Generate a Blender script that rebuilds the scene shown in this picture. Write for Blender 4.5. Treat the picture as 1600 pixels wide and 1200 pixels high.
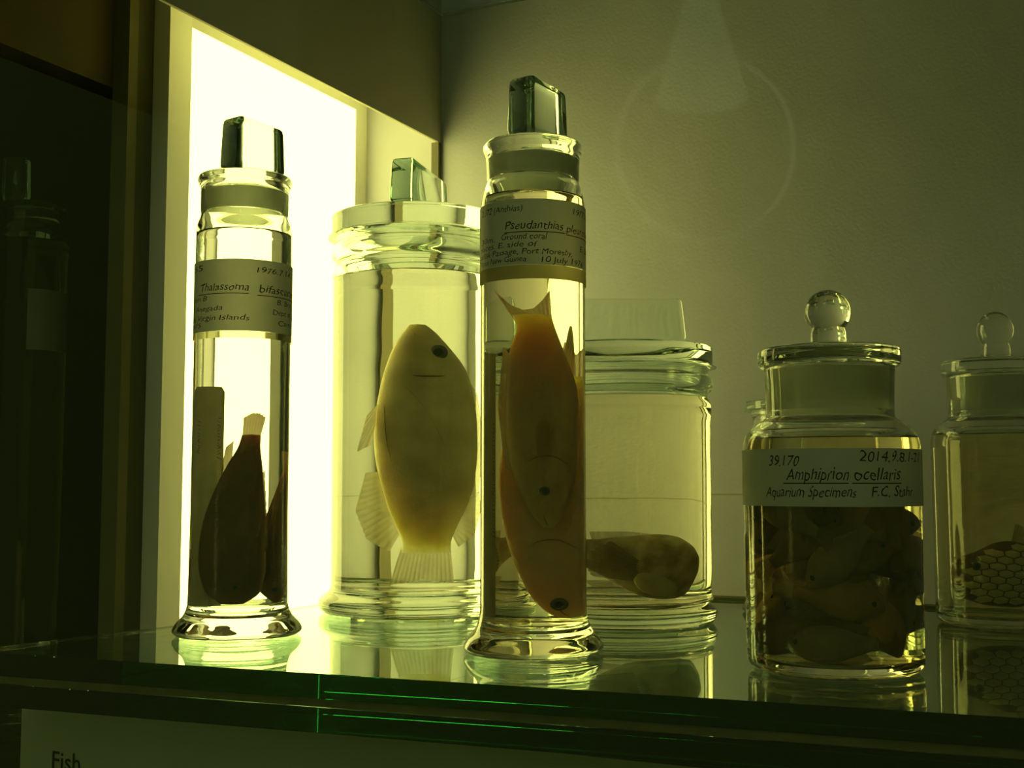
import bpy, bmesh, math, random
import numpy as np
from mathutils import Vector, Matrix

for o in list(bpy.data.objects):
    bpy.data.objects.remove(o, do_unlink=True)
S = bpy.context.scene
COL = S.collection
PI = math.pi

# ------------------------------------------------------------------ camera
# metres; z = 0 is the top of the glass shelf, +y runs towards the back wall, +x to the right
YAW = math.radians(25.837)
PITCH = math.radians(4.664)
cam_d = bpy.data.cameras.new('camera')
cam_d.sensor_width = 36.0
cam_d.lens = 36.0 * 1900.0 / 1600.0
cam_d.clip_start = 0.01
cam = bpy.data.objects.new('camera', cam_d)
COL.objects.link(cam)
cam.location = (0, 0, 0.125)
cam.rotation_euler = (PI / 2 + PITCH, 0, YAW)
S.camera = cam
RIGHT = Vector((math.cos(YAW), math.sin(YAW), 0))      # horizontal direction across the view
AWAY = Vector((-math.sin(YAW), math.cos(YAW), 0))      # horizontal direction into the view

# ------------------------------------------------------------------ world, exposure
W = bpy.data.worlds.new('world')
S.world = W
W.use_nodes = True
bg = W.node_tree.nodes['Background']
bg.inputs[0].default_value = (0.72, 1.0, 0.20, 1)
bg.inputs[1].default_value = 0.056
S.view_settings.view_transform = 'Standard'
S.view_settings.look = 'None'
S.view_settings.gamma = 1.0
S.view_settings.use_curve_mapping = False
S.view_settings.exposure = 0.0
cy = S.cycles
cy.max_bounces = 20
cy.diffuse_bounces = 5
cy.glossy_bounces = 12
cy.transmission_bounces = 20
cy.transparent_max_bounces = 16
cy.caustics_reflective = True
cy.caustics_refractive = True
cy.blur_glossy = 0.3
cy.sample_clamp_indirect = 8.0
cy.use_adaptive_sampling = True
cy.adaptive_threshold = 0.035
cy.use_denoising = True
cy.denoiser = 'OPENIMAGEDENOISE'

LIGHT_COL = (1.0, 0.93, 0.215)
LIGHT_STR = 4.7

# ------------------------------------------------------------------ materials
def nt(name):
    m = bpy.data.materials.new(name)
    m.use_nodes = True
    t = m.node_tree
    t.nodes.clear()
    out = t.nodes.new('ShaderNodeOutputMaterial')
    return m, t, out

def noise_col(t, c1, c2, scale, detail=4.0, lo=0.35, hi=0.65):
    tc = t.nodes.new('ShaderNodeTexCoord')
    n = t.nodes.new('ShaderNodeTexNoise')
    n.inputs['Scale'].default_value = scale
    n.inputs['Detail'].default_value = detail
    t.links.new(tc.outputs['Object'], n.inputs['Vector'])
    r = t.nodes.new('ShaderNodeValToRGB')
    r.color_ramp.elements[0].position = lo
    r.color_ramp.elements[1].position = hi
    r.color_ramp.elements[0].color = (*c1, 1)
    r.color_ramp.elements[1].color = (*c2, 1)
    t.links.new(n.outputs['Fac'], r.inputs['Fac'])
    return tc, n, r

def mat_paint(name, c1, c2, scale=12, bump_scale=240, bump=0.25, rough=0.85, dist=0.002):
    m, t, out = nt(name)
    tc, n, r = noise_col(t, c1, c2, scale)
    p = t.nodes.new('ShaderNodeBsdfPrincipled')
    p.inputs['Roughness'].default_value = rough
    p.inputs['Specular IOR Level'].default_value = 0.2
    t.links.new(r.outputs['Color'], p.inputs['Base Color'])
    if bump > 0:
        b2 = t.nodes.new('ShaderNodeTexNoise')
        b2.inputs['Scale'].default_value = bump_scale
        b2.inputs['Detail'].default_value = 2
        t.links.new(tc.outputs['Object'], b2.inputs['Vector'])
        b = t.nodes.new('ShaderNodeBump')
        b.inputs['Strength'].default_value = bump
        b.inputs['Distance'].default_value = dist
        t.links.new(b2.outputs['Fac'], b.inputs['Height'])
        t.links.new(b.outputs['Normal'], p.inputs['Normal'])
    t.links.new(p.outputs[0], out.inputs['Surface'])
    return m

def mat_glass(name, col, ior, rough=0.0, absorb=None, density=0.0, wave=0.0):
    m, t, out = nt(name)
    g = t.nodes.new('ShaderNodeBsdfGlass')
    g.inputs['Color'].default_value = (*col, 1)
    g.inputs['IOR'].default_value = ior
    g.inputs['Roughness'].default_value = rough
    if wave > 0:
        tc = t.nodes.new('ShaderNodeTexCoord')
        n = t.nodes.new('ShaderNodeTexNoise')
        n.inputs['Scale'].default_value = 22
        n.inputs['Detail'].default_value = 1
        t.links.new(tc.outputs['Object'], n.inputs['Vector'])
        b = t.nodes.new('ShaderNodeBump')
        b.inputs['Strength'].default_value = wave
        b.inputs['Distance'].default_value = 0.002
        t.links.new(n.outputs['Fac'], b.inputs['Height'])
        t.links.new(b.outputs['Normal'], g.inputs['Normal'])
    t.links.new(g.outputs[0], out.inputs['Surface'])
    if absorb:
        v = t.nodes.new('ShaderNodeVolumeAbsorption')
        v.inputs['Color'].default_value = (*absorb, 1)
        v.inputs['Density'].default_value = density
        t.links.new(v.outputs[0], out.inputs['Volume'])
    return m

def mat_thin(name, c1, c2, scale, trans=0.5):
    """paper, fins: diffuse on both sides and letting some light through"""
    m, t, out = nt(name)
    tc, n, r = noise_col(t, c1, c2, scale)
    d = t.nodes.new('ShaderNodeBsdfDiffuse')
    tr = t.nodes.new('ShaderNodeBsdfTranslucent')
    mx = t.nodes.new('ShaderNodeMixShader')
    mx.inputs[0].default_value = trans
    t.links.new(r.outputs['Color'], d.inputs['Color'])
    t.links.new(r.outputs['Color'], tr.inputs['Color'])
    t.links.new(d.outputs[0], mx.inputs[1])
    t.links.new(tr.outputs[0], mx.inputs[2])
    t.links.new(mx.outputs[0], out.inputs['Surface'])
    return m

def mat_fin(name, c1, c2, clear=0.45):
    m, t, out = nt(name)
    tc, n, r = noise_col(t, c1, c2, 60)
    d = t.nodes.new('ShaderNodeBsdfDiffuse')
    tr = t.nodes.new('ShaderNodeBsdfTranslucent')
    tp = t.nodes.new('ShaderNodeBsdfTransparent')
    mx = t.nodes.new('ShaderNodeMixShader')
    m2 = t.nodes.new('ShaderNodeMixShader')
    mx.inputs[0].default_value = 0.55
    m2.inputs[0].default_value = clear
    t.links.new(r.outputs['Color'], d.inputs['Color'])
    t.links.new(r.outputs['Color'], tr.inputs['Color'])
    t.links.new(d.outputs[0], mx.inputs[1])
    t.links.new(tr.outputs[0], mx.inputs[2])
    t.links.new(mx.outputs[0], m2.inputs[1])
    t.links.new(tp.outputs[0], m2.inputs[2])
    t.links.new(m2.outputs[0], out.inputs['Surface'])
    return m

def mat_fish(name, c1, c2, sss=0.5, radius=(0.02, 0.014, 0.005), scale=28, scales=420, bump=0.35):
    m, t, out = nt(name)
    tc, n, r = noise_col(t, c1, c2, scale, 5, 0.3, 0.7)
    p = t.nodes.new('ShaderNodeBsdfPrincipled')
    p.inputs['Roughness'].default_value = 0.55
    p.inputs['Specular IOR Level'].default_value = 0.15
    p.inputs['Subsurface Weight'].default_value = sss
    p.inputs['Subsurface Radius'].default_value = radius
    p.inputs['Subsurface Scale'].default_value = 1.0
    t.links.new(r.outputs['Color'], p.inputs['Base Color'])
    v = t.nodes.new('ShaderNodeTexVoronoi')
    v.inputs['Scale'].default_value = scales
    t.links.new(tc.outputs['Object'], v.inputs['Vector'])
    b = t.nodes.new('ShaderNodeBump')
    b.inputs['Strength'].default_value = bump
    b.inputs['Distance'].default_value = 0.0006
    t.links.new(v.outputs['Distance'], b.inputs['Height'])
    t.links.new(b.outputs['Normal'], p.inputs['Normal'])
    t.links.new(p.outputs[0], out.inputs['Surface'])
    return m

def mat_emit(name, col, strength):
    m, t, out = nt(name)
    e = t.nodes.new('ShaderNodeEmission')
    e.inputs[0].default_value = (*col, 1)
    e.inputs[1].default_value = strength
    t.links.new(e.outputs[0], out.inputs['Surface'])
    return m

N_G, N_L = 1.50, 1.37
M = {}
M['wall'] = mat_paint('wall_paint', (0.49, 0.50, 0.60), (0.54, 0.55, 0.65), 9, 300, 0.15, 0.9)
M['fascia'] = mat_paint('fascia_laminate', (0.56, 0.53, 0.37), (0.61, 0.57, 0.40), 6, 500, 0.05, 0.6)
M['post'] = mat_paint('post_paint', (0.16, 0.145, 0.10), (0.19, 0.17, 0.11), 6, 500, 0.05, 0.6)
M['frame'] = mat_paint('lightbox_frame_paint', (0.82, 0.82, 0.78), (0.86, 0.86, 0.82), 6, 400, 0.04, 0.6)
M['stile'] = mat_paint('stile_stain', (0.16, 0.16, 0.07), (0.19, 0.18, 0.08), 14, 400, 0.06, 0.7)
M['stile_d'] = mat_paint('dark_stile_stain', (0.08, 0.085, 0.035), (0.10, 0.10, 0.045), 14, 400, 0.06, 0.7)
M['header'] = mat_paint('header_stain', (0.12, 0.11, 0.045), (0.15, 0.13, 0.055), 14, 400, 0.06, 0.7)
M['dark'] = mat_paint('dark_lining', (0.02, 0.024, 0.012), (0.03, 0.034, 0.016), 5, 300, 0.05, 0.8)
M['board'] = mat_paint('caption_board_paint', (0.80, 0.82, 0.64), (0.84, 0.86, 0.68), 7, 500, 0.04, 0.6)
M['ink'] = mat_paint('ink', (0.006, 0.008, 0.004), (0.010, 0.012, 0.006), 60, 300, 0.0, 0.6)
M['strip'] = mat_paint('shelf_support_bronze', (0.10, 0.075, 0.04), (0.13, 0.10, 0.05), 30, 300, 0.05, 0.45)
M['gasket'] = mat_paint('gasket_rubber', (0.16, 0.16, 0.07), (0.20, 0.20, 0.09), 60, 300, 0.05, 0.5)
M['seam'] = mat_paint('seam_line', (0.30, 0.27, 0.16), (0.36, 0.32, 0.20), 40, 300, 0.0, 0.9)  # brownish tone of the thin seam line on the wall
M['light'] = mat_emit('lightbox_diffuser', LIGHT_COL, LIGHT_STR)
M['shelf'] = mat_glass('shelf_float_glass', (0.99, 1, 0.99), 1.52, 0, (0.10, 0.78, 0.52), 7.0)
M['pane'] = mat_glass('door_pane_glass', (0.99, 1.0, 0.985), 1.5)
M['jar'] = mat_glass('jar_glass', (0.985, 0.992, 0.980), N_G, 0, wave=0.10)
M['jar_g'] = mat_glass('greenish_jar_glass', (0.955, 0.985, 0.955), N_G, 0, wave=0.16)
def mat_frost(name, col, dcol, mix):
    m, t, out = nt(name)
    g = t.nodes.new('ShaderNodeBsdfGlass')
    g.inputs['Color'].default_value = (*col, 1)
    g.inputs['IOR'].default_value = N_G
    g.inputs['Roughness'].default_value = 0.6
    tc, n, r = noise_col(t, dcol, tuple(c * 1.12 for c in dcol), 120)
    d = t.nodes.new('ShaderNodeBsdfDiffuse')
    t.links.new(r.outputs['Color'], d.inputs['Color'])
    mx = t.nodes.new('ShaderNodeMixShader')
    mx.inputs[0].default_value = mix
    t.links.new(g.outputs[0], mx.inputs[1])
    t.links.new(d.outputs[0], mx.inputs[2])
    t.links.new(mx.outputs[0], out.inputs['Surface'])
    return m
M['frost'] = mat_frost('ground_glass', (0.82, 0.85, 0.80), (0.62, 0.63, 0.56), 0.35)
M['handle'] = mat_glass('stopper_handle_glass', (0.97, 0.99, 0.97), N_G, 0, (0.25, 0.80, 0.50), 4.0)
M['film'] = mat_glass('resin_tape', (0.80, 0.77, 0.52), 1.35, 0.25)
M['paper'] = mat_thin('label_paper', (0.80, 0.82, 0.72), (0.85, 0.86, 0.76), 90, 0.24)
M['slip'] = mat_thin('damp_paper_slip', (0.36, 0.36, 0.24), (0.42, 0.41, 0.28), 70, 0.25)
M['tape'] = mat_thin('yellowed_tape', (0.62, 0.58, 0.28), (0.68, 0.62, 0.32), 70, 0.55)

M['frost_l'] = mat_frost('light_ground_glass', (0.86, 0.88, 0.82), (0.62, 0.63, 0.56), 0.10)
def liquid_mats(key, col):
    M[key + '_w'] = mat_glass(key + '_wetted_wall', col, N_L / N_G)
    M[key + '_t'] = mat_glass(key + '_surface', (1, 1, 1), N_L)
    return [M[key + '_w'], M[key + '_t']]
LIQ_CLEAR = liquid_mats('clear_spirit', (1.0, 0.995, 0.985))
LIQ_PALE = liquid_mats('pale_spirit', (0.998, 0.985, 0.955))
LIQ_PALE2 = liquid_mats('straw_spirit', (0.985, 0.945, 0.86))
LIQ_YEL = liquid_mats('yellow_spirit', (0.99, 0.955, 0.84))
LIQ_BRN = liquid_mats('brown_spirit', (0.97, 0.92, 0.70))

# ------------------------------------------------------------------ object helpers
def link(name, me, mats=None, parent=None, smooth=False):
    o = bpy.data.objects.new(name, me)
    COL.objects.link(o)
    if mats:
        for m in (mats if isinstance(mats, (list, tuple)) else [mats]):
            me.materials.append(m)
    if parent:
        o.parent = parent
    if smooth:
        me.polygons.foreach_set('use_smooth', [True] * len(me.polygons))
    return o

def tag(o, label=None, cat=None, group=None, kind=None):
    if label: o['label'] = label
    if cat: o['category'] = cat
    if group: o['group'] = group
    if kind: o['kind'] = kind
    return o

def empty(name, loc, label, cat, group=None):
    o = bpy.data.objects.new(name, None)
    COL.objects.link(o)
    o.empty_display_size = 0.02
    o.location = loc
    return tag(o, label, cat, group)

def from_bm(name, bm, mats, parent=None, smooth=False):
    me = bpy.data.meshes.new(name)
    bm.to_mesh(me)
    bm.free()
    return link(name, me, mats, parent, smooth)

def box(name, lo, hi, mat, parent=None, bevel=0.0, kind=None):
    bm = bmesh.new()
    c = [(a + b) / 2 for a, b in zip(lo, hi)]
    s = [abs(b - a) for a, b in zip(lo, hi)]
    bmesh.ops.create_cube(bm, size=1.0, matrix=Matrix.Translation(c) @ Matrix.Diagonal((*s, 1)))
    if bevel > 0:
        bmesh.ops.bevel(bm, geom=list(bm.edges), offset=bevel, segments=2, affect='EDGES', profile=0.5)
    o = from_bm(name, bm, mat, parent)
    if kind: o['kind'] = kind
    return o

def prism(name, pts, z0, z1, mat, parent=None, bevel=0.0):
    """vertical prism over a plan polygon"""
    bm = bmesh.new()
    lo = [bm.verts.new((x, y, z0)) for x, y in pts]
    hi = [bm.verts.new((x, y, z1)) for x, y in pts]
    bm.faces.new(lo[::-1]); bm.faces.new(hi)
    n = len(pts)
    for i in range(n):
        bm.faces.new((lo[i], lo[(i + 1) % n], hi[(i + 1) % n], hi[i]))
    bmesh.ops.recalc_face_normals(bm, faces=bm.faces)
    if bevel > 0:
        bmesh.ops.bevel(bm, geom=list(bm.edges), offset=bevel, segments=2, affect='EDGES', profile=0.5)
    return from_bm(name, bm, mat, parent)

def smooth_profile(pts, per=4):
    """Catmull-Rom through the profile; a point written twice stays a corner"""
    out = []
    n = len(pts)
    for i in range(n - 1):
        p1, p2 = np.array(pts[i][:2], float), np.array(pts[i + 1][:2], float)
        if np.allclose(p1, p2):
            continue
        p0 = np.array(pts[max(i - 1, 0)][:2], float)
        p3 = np.array(pts[min(i + 2, n - 1)][:2], float)
        if np.allclose(p0, p1): p0 = p1 - (p2 - p1)
        if np.allclose(p3, p2): p3 = p2 + (p2 - p1)
        for k in range(per):
            t = k / per
            q = 0.5 * (2 * p1 + (p2 - p0) * t + (2 * p0 - 5 * p1 + 4 * p2 - p3) * t * t + (3 * p1 - p0 - 3 * p2 + p3) * t ** 3)
            out.append((max(q[0], 0.0), q[1]))
    out.append(tuple(pts[-1][:2]))
    return out

def lathe(name, prof, mats, parent=None, seg=96, midx=None):
    """revolve (r, z) about z; going up on the outside gives outward normals. midx(r0,z0,r1,z1) -> material slot"""
    verts, faces, mi = [], [], []
    rings = []
    for r, z in prof:
        if r < 1e-6:
            rings.append([len(verts)])
            verts.append((0, 0, z))
        else:
            rings.append(list(range(len(verts), len(verts) + seg)))
            for k in range(seg):
                a = 2 * PI * k / seg
                verts.append((r * math.cos(a), r * math.sin(a), z))
    for i in range(len(rings) - 1):
        A, B = rings[i], rings[i + 1]
        m = midx(prof[i], prof[i + 1]) if midx else 0
        for k in range(seg):
            k2 = (k + 1) % seg
            if len(A) == 1 and len(B) == 1: break
            if len(A) == 1: faces.append((A[0], B[k2], B[k]))
            elif len(B) == 1: faces.append((A[k], A[k2], B[0]))
            else: faces.append((A[k], A[k2], B[k2], B[k]))
            mi.append(m)
    me = bpy.data.meshes.new(name)
    me.from_pydata(verts, [], faces)
    me.polygons.foreach_set('material_index', mi)
    o = link(name, me, mats, parent, True)
    me.set_sharp_from_angle(angle=math.radians(38))
    return o

def handle(name, parent, loc, direction, L, T, H, mat, chamfer=0.0):
    """solid glass grip of a stopper: a rounded slab, pinched at its foot, standing on the lid"""
    d = Vector(direction).normalized()
    s = Vector((-d.y, d.x, 0))
    def ring(l, t, z, drop=0.0):
        pts = []
        r = min(l, t) * 0.14
        for cxs, cys, a0 in ((1, 1, 0), (-1, 1, PI / 2), (-1, -1, PI), (1, -1, 1.5 * PI)):
            for k in range(5):
                a = a0 + PI / 2 * k / 4
                x = cxs * (l / 2 - r) + r * math.cos(a)
                y = cys * (t / 2 - r) + r * math.sin(a)
                pts.append((x, y, z - drop * max(0.0, x / (l / 2))))
        return pts
    spec = [(0.90, 0.84, 0.0), (0.91, 0.85, 0.05), (0.985, 0.98, 0.14), (1.0, 1.0, 0.19), (0.97, 0.97, 0.6), (0.945, 0.94, 0.90), (0.93, 0.90, 0.965), (0.885, 0.80, 1.0)]
    bm = bmesh.new()
    rings = []
    for a, b, z in spec:
        rings.append([bm.verts.new(Vector(loc) + d * x + s * y + Vector((0, 0, zz))) for x, y, zz in ring(L * a, T * b, H * z, chamfer * z)])
    n = len(rings[0])
    for A, B in zip(rings, rings[1:]):
        for k in range(n):
            bm.faces.new((A[k], A[(k + 1) % n], B[(k + 1) % n], B[k]))
    bm.faces.new(rings[0][::-1]); bm.faces.new(rings[-1])
    bmesh.ops.recalc_face_normals(bm, faces=bm.faces)
    o = from_bm(name, bm, mat, parent, True)
    o.data.set_sharp_from_angle(angle=math.radians(40))
    return o

def jar(label, loc, outer, inner_dry, inner_wet, level, liq, glass='jar', frost_z=None, group=None, frost='frost'):
    """outer: foot centre .. rim; inner_dry: rim .. liquid level; inner_wet: floor centre .. liquid level"""
    t = empty('specimen_jar', loc, label, 'jar', group)
    prof = outer + inner_dry
    n_out = len(outer)
    def mi(p, q):
        if frost_z and frost_z[0] <= min(p[1], q[1]) and max(p[1], q[1]) <= frost_z[1] and (p, q) in inner_pairs: return 1
        return 0
    inner_pairs = set(zip(prof[n_out - 1:], prof[n_out:]))
    lathe('glass_body', prof, [M[glass], M[frost]], t, midx=mi)
    lv = inner_wet[-1]
    top = [(lv[0] * f, lv[1]) for f in (0.97, 0.5)] + [(0, lv[1])]
    top = [(lv[0] * 0.985, lv[1] - 0.0005), (lv[0] * 0.96, lv[1] - 0.0009), (lv[0] * 0.5, lv[1] - 0.001), (0, lv[1] - 0.001)]
    lathe('liquid', inner_wet + top, liq, t, midx=lambda p, q: 1 if p[1] >= lv[1] - 0.00101 and q[1] >= lv[1] - 0.00101 and q[0] < p[0] else 0)
    return t

def arc_label(parent, name, R, z0, z1, a0, a1, facing, mat, thick=0.0003, sheet=False):
    n = max(12, int(abs(a1 - a0) / 3))
    bm = bmesh.new()
    g = []
    for i in range(n + 1):
        a = facing + math.radians(a0 + (a1 - a0) * i / n)
        g.append([bm.verts.new((r * math.cos(a), r * math.sin(a), z)) for r, z in ((R, z0), (R, z1), (R + thick, z1), (R + thick, z0))])
    for A, B in zip(g, g[1:]):
        for k in range(4):
            if sheet and k != 2: continue
            bm.faces.new((A[k], A[(k + 1) % 4], B[(k + 1) % 4], B[k]))
    if sheet:
        bmesh.ops.delete(bm, geom=[v for v in bm.verts if not v.link_faces], context='VERTS')
    else:
        bm.faces.new(g[0]); bm.faces.new(g[-1][::-1])
        bmesh.ops.recalc_face_normals(bm, faces=bm.faces)
    o = from_bm(name, bm, mat, parent, True)
    o.data.set_sharp_from_angle(angle=math.radians(40))
    return o

def text_mesh(s, size=1.0, offset=-0.002):
    cu = bpy.data.curves.new('lettering', 'FONT')
    cu.body = s
    cu.size = size
    cu.resolution_u = 3
    cu.offset = offset * size
    tmp = bpy.data.objects.new('lettering', cu)
    COL.objects.link(tmp)
    bpy.context.view_layer.update()
    dg = bpy.context.evaluated_depsgraph_get()
    me = bpy.data.meshes.new_from_object(tmp.evaluated_get(dg))
    bpy.data.objects.remove(tmp, do_unlink=True)
    bpy.data.curves.remove(cu)
    me.materials.clear()
    return me

rt = random.Random(5)
def arc_text(parent, s, R, a0, a1, zb, hgt, facing, slant=0.22, tilt=0.0, weight=None):
    """handwriting laid round a jar: from angle a0 to a1 (degrees), baseline height zb, capital height hgt"""
    me = text_mesh(s)
    bm = bmesh.new(); bm.from_mesh(me); bpy.data.meshes.remove(me)
    bmesh.ops.triangulate(bm, faces=bm.faces)
    xs = [v.co.x for v in bm.verts]
    x0, x1 = min(xs), max(xs)
    for v in bm.verts:
        u = (v.co.x - x0) / (x1 - x0)
        q = u * len(s)
        wob = (0.05 * math.sin(2.1 * q + len(s)) + 0.03 * math.sin(4.1 * q + 2)) * hgt
        grow = 1 + 0.07 * math.sin(2.9 * q + 3 * len(s)) + 0.04 * math.sin(5.3 * q)
        lean = slant + 0.08 * math.sin(1.7 * q + 5)
        z = zb + v.co.y * grow * hgt / 0.70 + wob + tilt * u
        a = facing + math.radians(a0 + (a1 - a0) * u) + lean * v.co.y * hgt / 0.70 / R
        v.co = Vector((R * math.cos(a), R * math.sin(a), z))
    return from_bm('lettering', bm, M['ink'], parent)

def arc_rule(parent, R, a0, a1, z, w, facing):
    return arc_label(parent, 'underline', R, z, z + w, a0, a1, facing, M['ink'], 0.0001)

# ------------------------------------------------------------------ fish
def spl(pts, t):
    xs = np.array([p[0] for p in pts], float)
    ys = np.array([p[1] for p in pts], float)
    d = np.gradient(ys, xs)
    t = np.asarray(t, float)
    i = np.clip(np.searchsorted(xs, t) - 1, 0, len(xs) - 2)
    h = xs[i + 1] - xs[i]
    s = (t - xs[i]) / h
    return ((1 + 2 * s) * (1 - s) ** 2 * ys[i] + s * (1 - s) ** 2 * h * d[i] + s * s * (3 - 2 * s) * ys[i + 1] + s * s * (s - 1) * h * d[i + 1])

def fish_body(name, L, up, lo, th, mats, parent, gill=0.27, bend=None, n=56, m=30, crease=None):
    ts = np.concatenate([[0.004], np.linspace(0.015, 1.0, n - 1) ** 1.15])
    ts = np.clip(ts, 0.004, 1)
    U, D, T = spl(up, ts), spl(lo, ts), spl(th, ts)
    verts = [(0, 0, float((spl(up, [0])[0] + spl(lo, [0])[0]) / 2))]
    for i in range(n):
        c, hh, tt = (U[i] + D[i]) / 2, max((U[i] - D[i]) / 2, 2e-4), max(T[i], 1.5e-4)
        for k in range(m):
            a = 2 * PI * k / m
            ca, sa = math.cos(a), math.sin(a)
            y = tt * math.copysign(abs(sa) ** 0.9, sa)
            edge = gill + 0.05 * (1 - ca * ca) - 0.03 * ca
            g = (ts[i] - edge) / 0.018
            y *= 1 + 0.10 / (1 + math.exp(max(-30, min(30, g)))) * (1 if ts[i] > 0.05 else ts[i] / 0.05)
            if crease:
                y *= 1 - 0.10 * math.exp(-((ts[i] - crease) / 0.008) ** 2) * max(0, 1 - abs(ca - 0.15) * 1.4)
            verts.append((ts[i] * L, y, c + hh * ca))
    faces = []
    for k in range(m):
        faces.append((0, 1 + (k + 1) % m, 1 + k))
    for i in range(n - 1):
        a0, b0 = 1 + i * m, 1 + (i + 1) * m
        for k in range(m):
            k2 = (k + 1) % m
            faces.append((a0 + k, a0 + k2, b0 + k2, b0 + k))
    verts.append((L * 1.004, 0, float((U[-1] + D[-1]) / 2)))
    e = len(verts) - 1
    b0 = 1 + (n - 1) * m
    for k in range(m):
        faces.append((b0 + k, b0 + (k + 1) % m, e))
    if bend:
        verts = [bend(*v) for v in verts]
    me = bpy.data.meshes.new(name)
    me.from_pydata(verts, [], faces)
    bm = bmesh.new(); bm.from_mesh(me)
    bmesh.ops.recalc_face_normals(bm, faces=bm.faces)
    bm.to_mesh(me); bm.free()
    return link(name, me, mats, parent, True)

def fin(name, base, tip, mat, parent, rays=12, ripple=0.0007, y0=0.0, lean=0.0, bend=None):
    """fan between a base line and a tip line, both (x, z) lists; rays run base to tip"""
    nu, nv = rays * 3, 6
    def along(pl, u):
        pl = [np.array(p, float) for p in pl]
        d = [0.0]
        for a, b in zip(pl, pl[1:]): d.append(d[-1] + np.linalg.norm(b - a))
        s = u * d[-1]
        for i in range(len(pl) - 1):
            if s <= d[i + 1] + 1e-12:
                w = (s - d[i]) / max(d[i + 1] - d[i], 1e-9)
                return pl[i] * (1 - w) + pl[i + 1] * w
        return pl[-1]
    verts = []
    for i in range(nu + 1):
        u = i / nu
        b, t = along(base, u), along(tip, u)
        scallop = 1 - 0.035 * (0.5 + 0.5 * math.cos(2 * PI * rays * u))
        for j in range(nv + 1):
            v = j / nv * scallop
            p = b * (1 - v) + t * v
            verts.append((p[0], y0 + lean * v + ripple * math.cos(2 * PI * rays * u) * (0.25 + v), p[1]))
    faces = []
    for i in range(nu):
        for j in range(nv):
            a = i * (nv + 1) + j
            faces.append((a, a + 1, a + nv + 2, a + nv + 1))
    if bend:
        verts = [bend(*v) for v in verts]
    me = bpy.data.meshes.new(name)
    me.from_pydata(verts, [], faces)
    return link(name, me, mat, parent, True)

def surface_line(name, pts, L, up, lo, th, mat, parent, sgn, w=0.0007, n=18, lift=1.05):
    """a fold or lip on a fish's flank: a thin raised cord following (x, z) points over the body surface"""
    P = smooth_profile(pts, max(2, n // max(1, len(pts) - 1)))
    rings = []
    bm = bmesh.new()
    for i, (x, z) in enumerate(P):
        t = min(max(x / L, 0.0), 1.0)
        U, D, T_ = float(spl(up, [t])[0]), float(spl(lo, [t])[0]), float(spl(th, [t])[0])
        ca = max(-0.995, min(0.995, (z - (U + D) / 2) / max((U - D) / 2, 1e-5)))
        y = sgn * T_ * math.sqrt(1 - ca * ca) ** 0.9 * lift
        r = w * (0.35 + 0.65 * math.sin(PI * (i + 0.5) / len(P)))
        rings.append([bm.verts.new((x + r * math.cos(a), y + r * 0.8 * math.sin(a), z + r * 0.5 * math.cos(a))) for a in [PI / 3 * q for q in range(6)]])
    for A, B in zip(rings, rings[1:]):
        for q in range(6):
            bm.faces.new((A[q], A[(q + 1) % 6], B[(q + 1) % 6], B[q]))
    bm.faces.new(rings[0]); bm.faces.new(rings[-1][::-1])
    bmesh.ops.recalc_face_normals(bm, faces=bm.faces)
    return from_bm(name, bm, mat, parent, True)

def ball(name, c, r, mat, parent, flat=(1, 1, 1), seg=20):
    bm = bmesh.new()
    bmesh.ops.create_uvsphere(bm, u_segments=seg, v_segments=seg // 2 + 2, radius=1.0,
                              matrix=Matrix.Translation(c) @ Matrix.Diagonal((r * flat[0], r * flat[1], r * flat[2], 1)) @ Matrix.Rotation(PI / 2, 4, 'X'))
    return from_bm(name, bm, mat, parent, True)

def eye(parent, x, y, z, r, iris, pupil):
    s = 1 if y > 0 else -1
    e = ball('eye', (x, y, z), r, iris, parent, (1, 0.45, 1))
    ball('pupil', (x, y + s * r * 0.36, z), r * 0.52, pupil, e, (1, 0.35, 1))
    return e

def orient(o, xdir, zdir):
    X = Vector(xdir).normalized()
    Z = Vector(zdir); Z = (Z - X * Z.dot(X)).normalized()
    Y = Z.cross(X)
    m = Matrix((X, Y, Z)).transposed()
    o.rotation_euler = m.to_euler()
    return o

# ================================================================== THE CASE
XP = -0.84          # plane of the light box
XF = -0.730         # inner face of the hanging side panel
YB = 1.3075         # face of the back wall

wb = box('wall_back', (XP - 0.03, YB, -0.60), (1.2, YB + 0.02, 1.25), M['wall'], kind='structure')
tag(wb, 'stippled pale painted back wall of the display case')
sm = box('seam', (-0.90 + 0.03, YB - 0.0004, 0.1126), (-0.31, YB + 0.001, 0.1133), M['seam'], wb)

wl = box('wall_left', (XF - 0.004, 0.20, 0.549), (XF, YB, 1.25), M['fascia'], kind='structure', bevel=0.0008)
tag(wl, 'dark brown side panel hanging above the light box')
tp = box('trim_1', (XF - 0.010, YB - 0.007, -0.60), (XF, YB, 0.549), M['post'], kind='structure')
tag(tp, 'narrow dark upright in the back corner of the case')
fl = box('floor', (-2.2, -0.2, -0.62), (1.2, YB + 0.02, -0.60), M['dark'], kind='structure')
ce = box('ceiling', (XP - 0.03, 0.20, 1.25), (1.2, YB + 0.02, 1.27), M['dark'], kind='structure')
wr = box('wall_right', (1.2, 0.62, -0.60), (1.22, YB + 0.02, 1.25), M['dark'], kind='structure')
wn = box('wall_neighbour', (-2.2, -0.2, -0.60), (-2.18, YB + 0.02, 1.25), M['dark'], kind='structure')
we = box('wall_neighbour_back', (-2.18, YB, -0.60), (XP - 0.03, YB + 0.02, 1.25), M['dark'], kind='structure')

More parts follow.
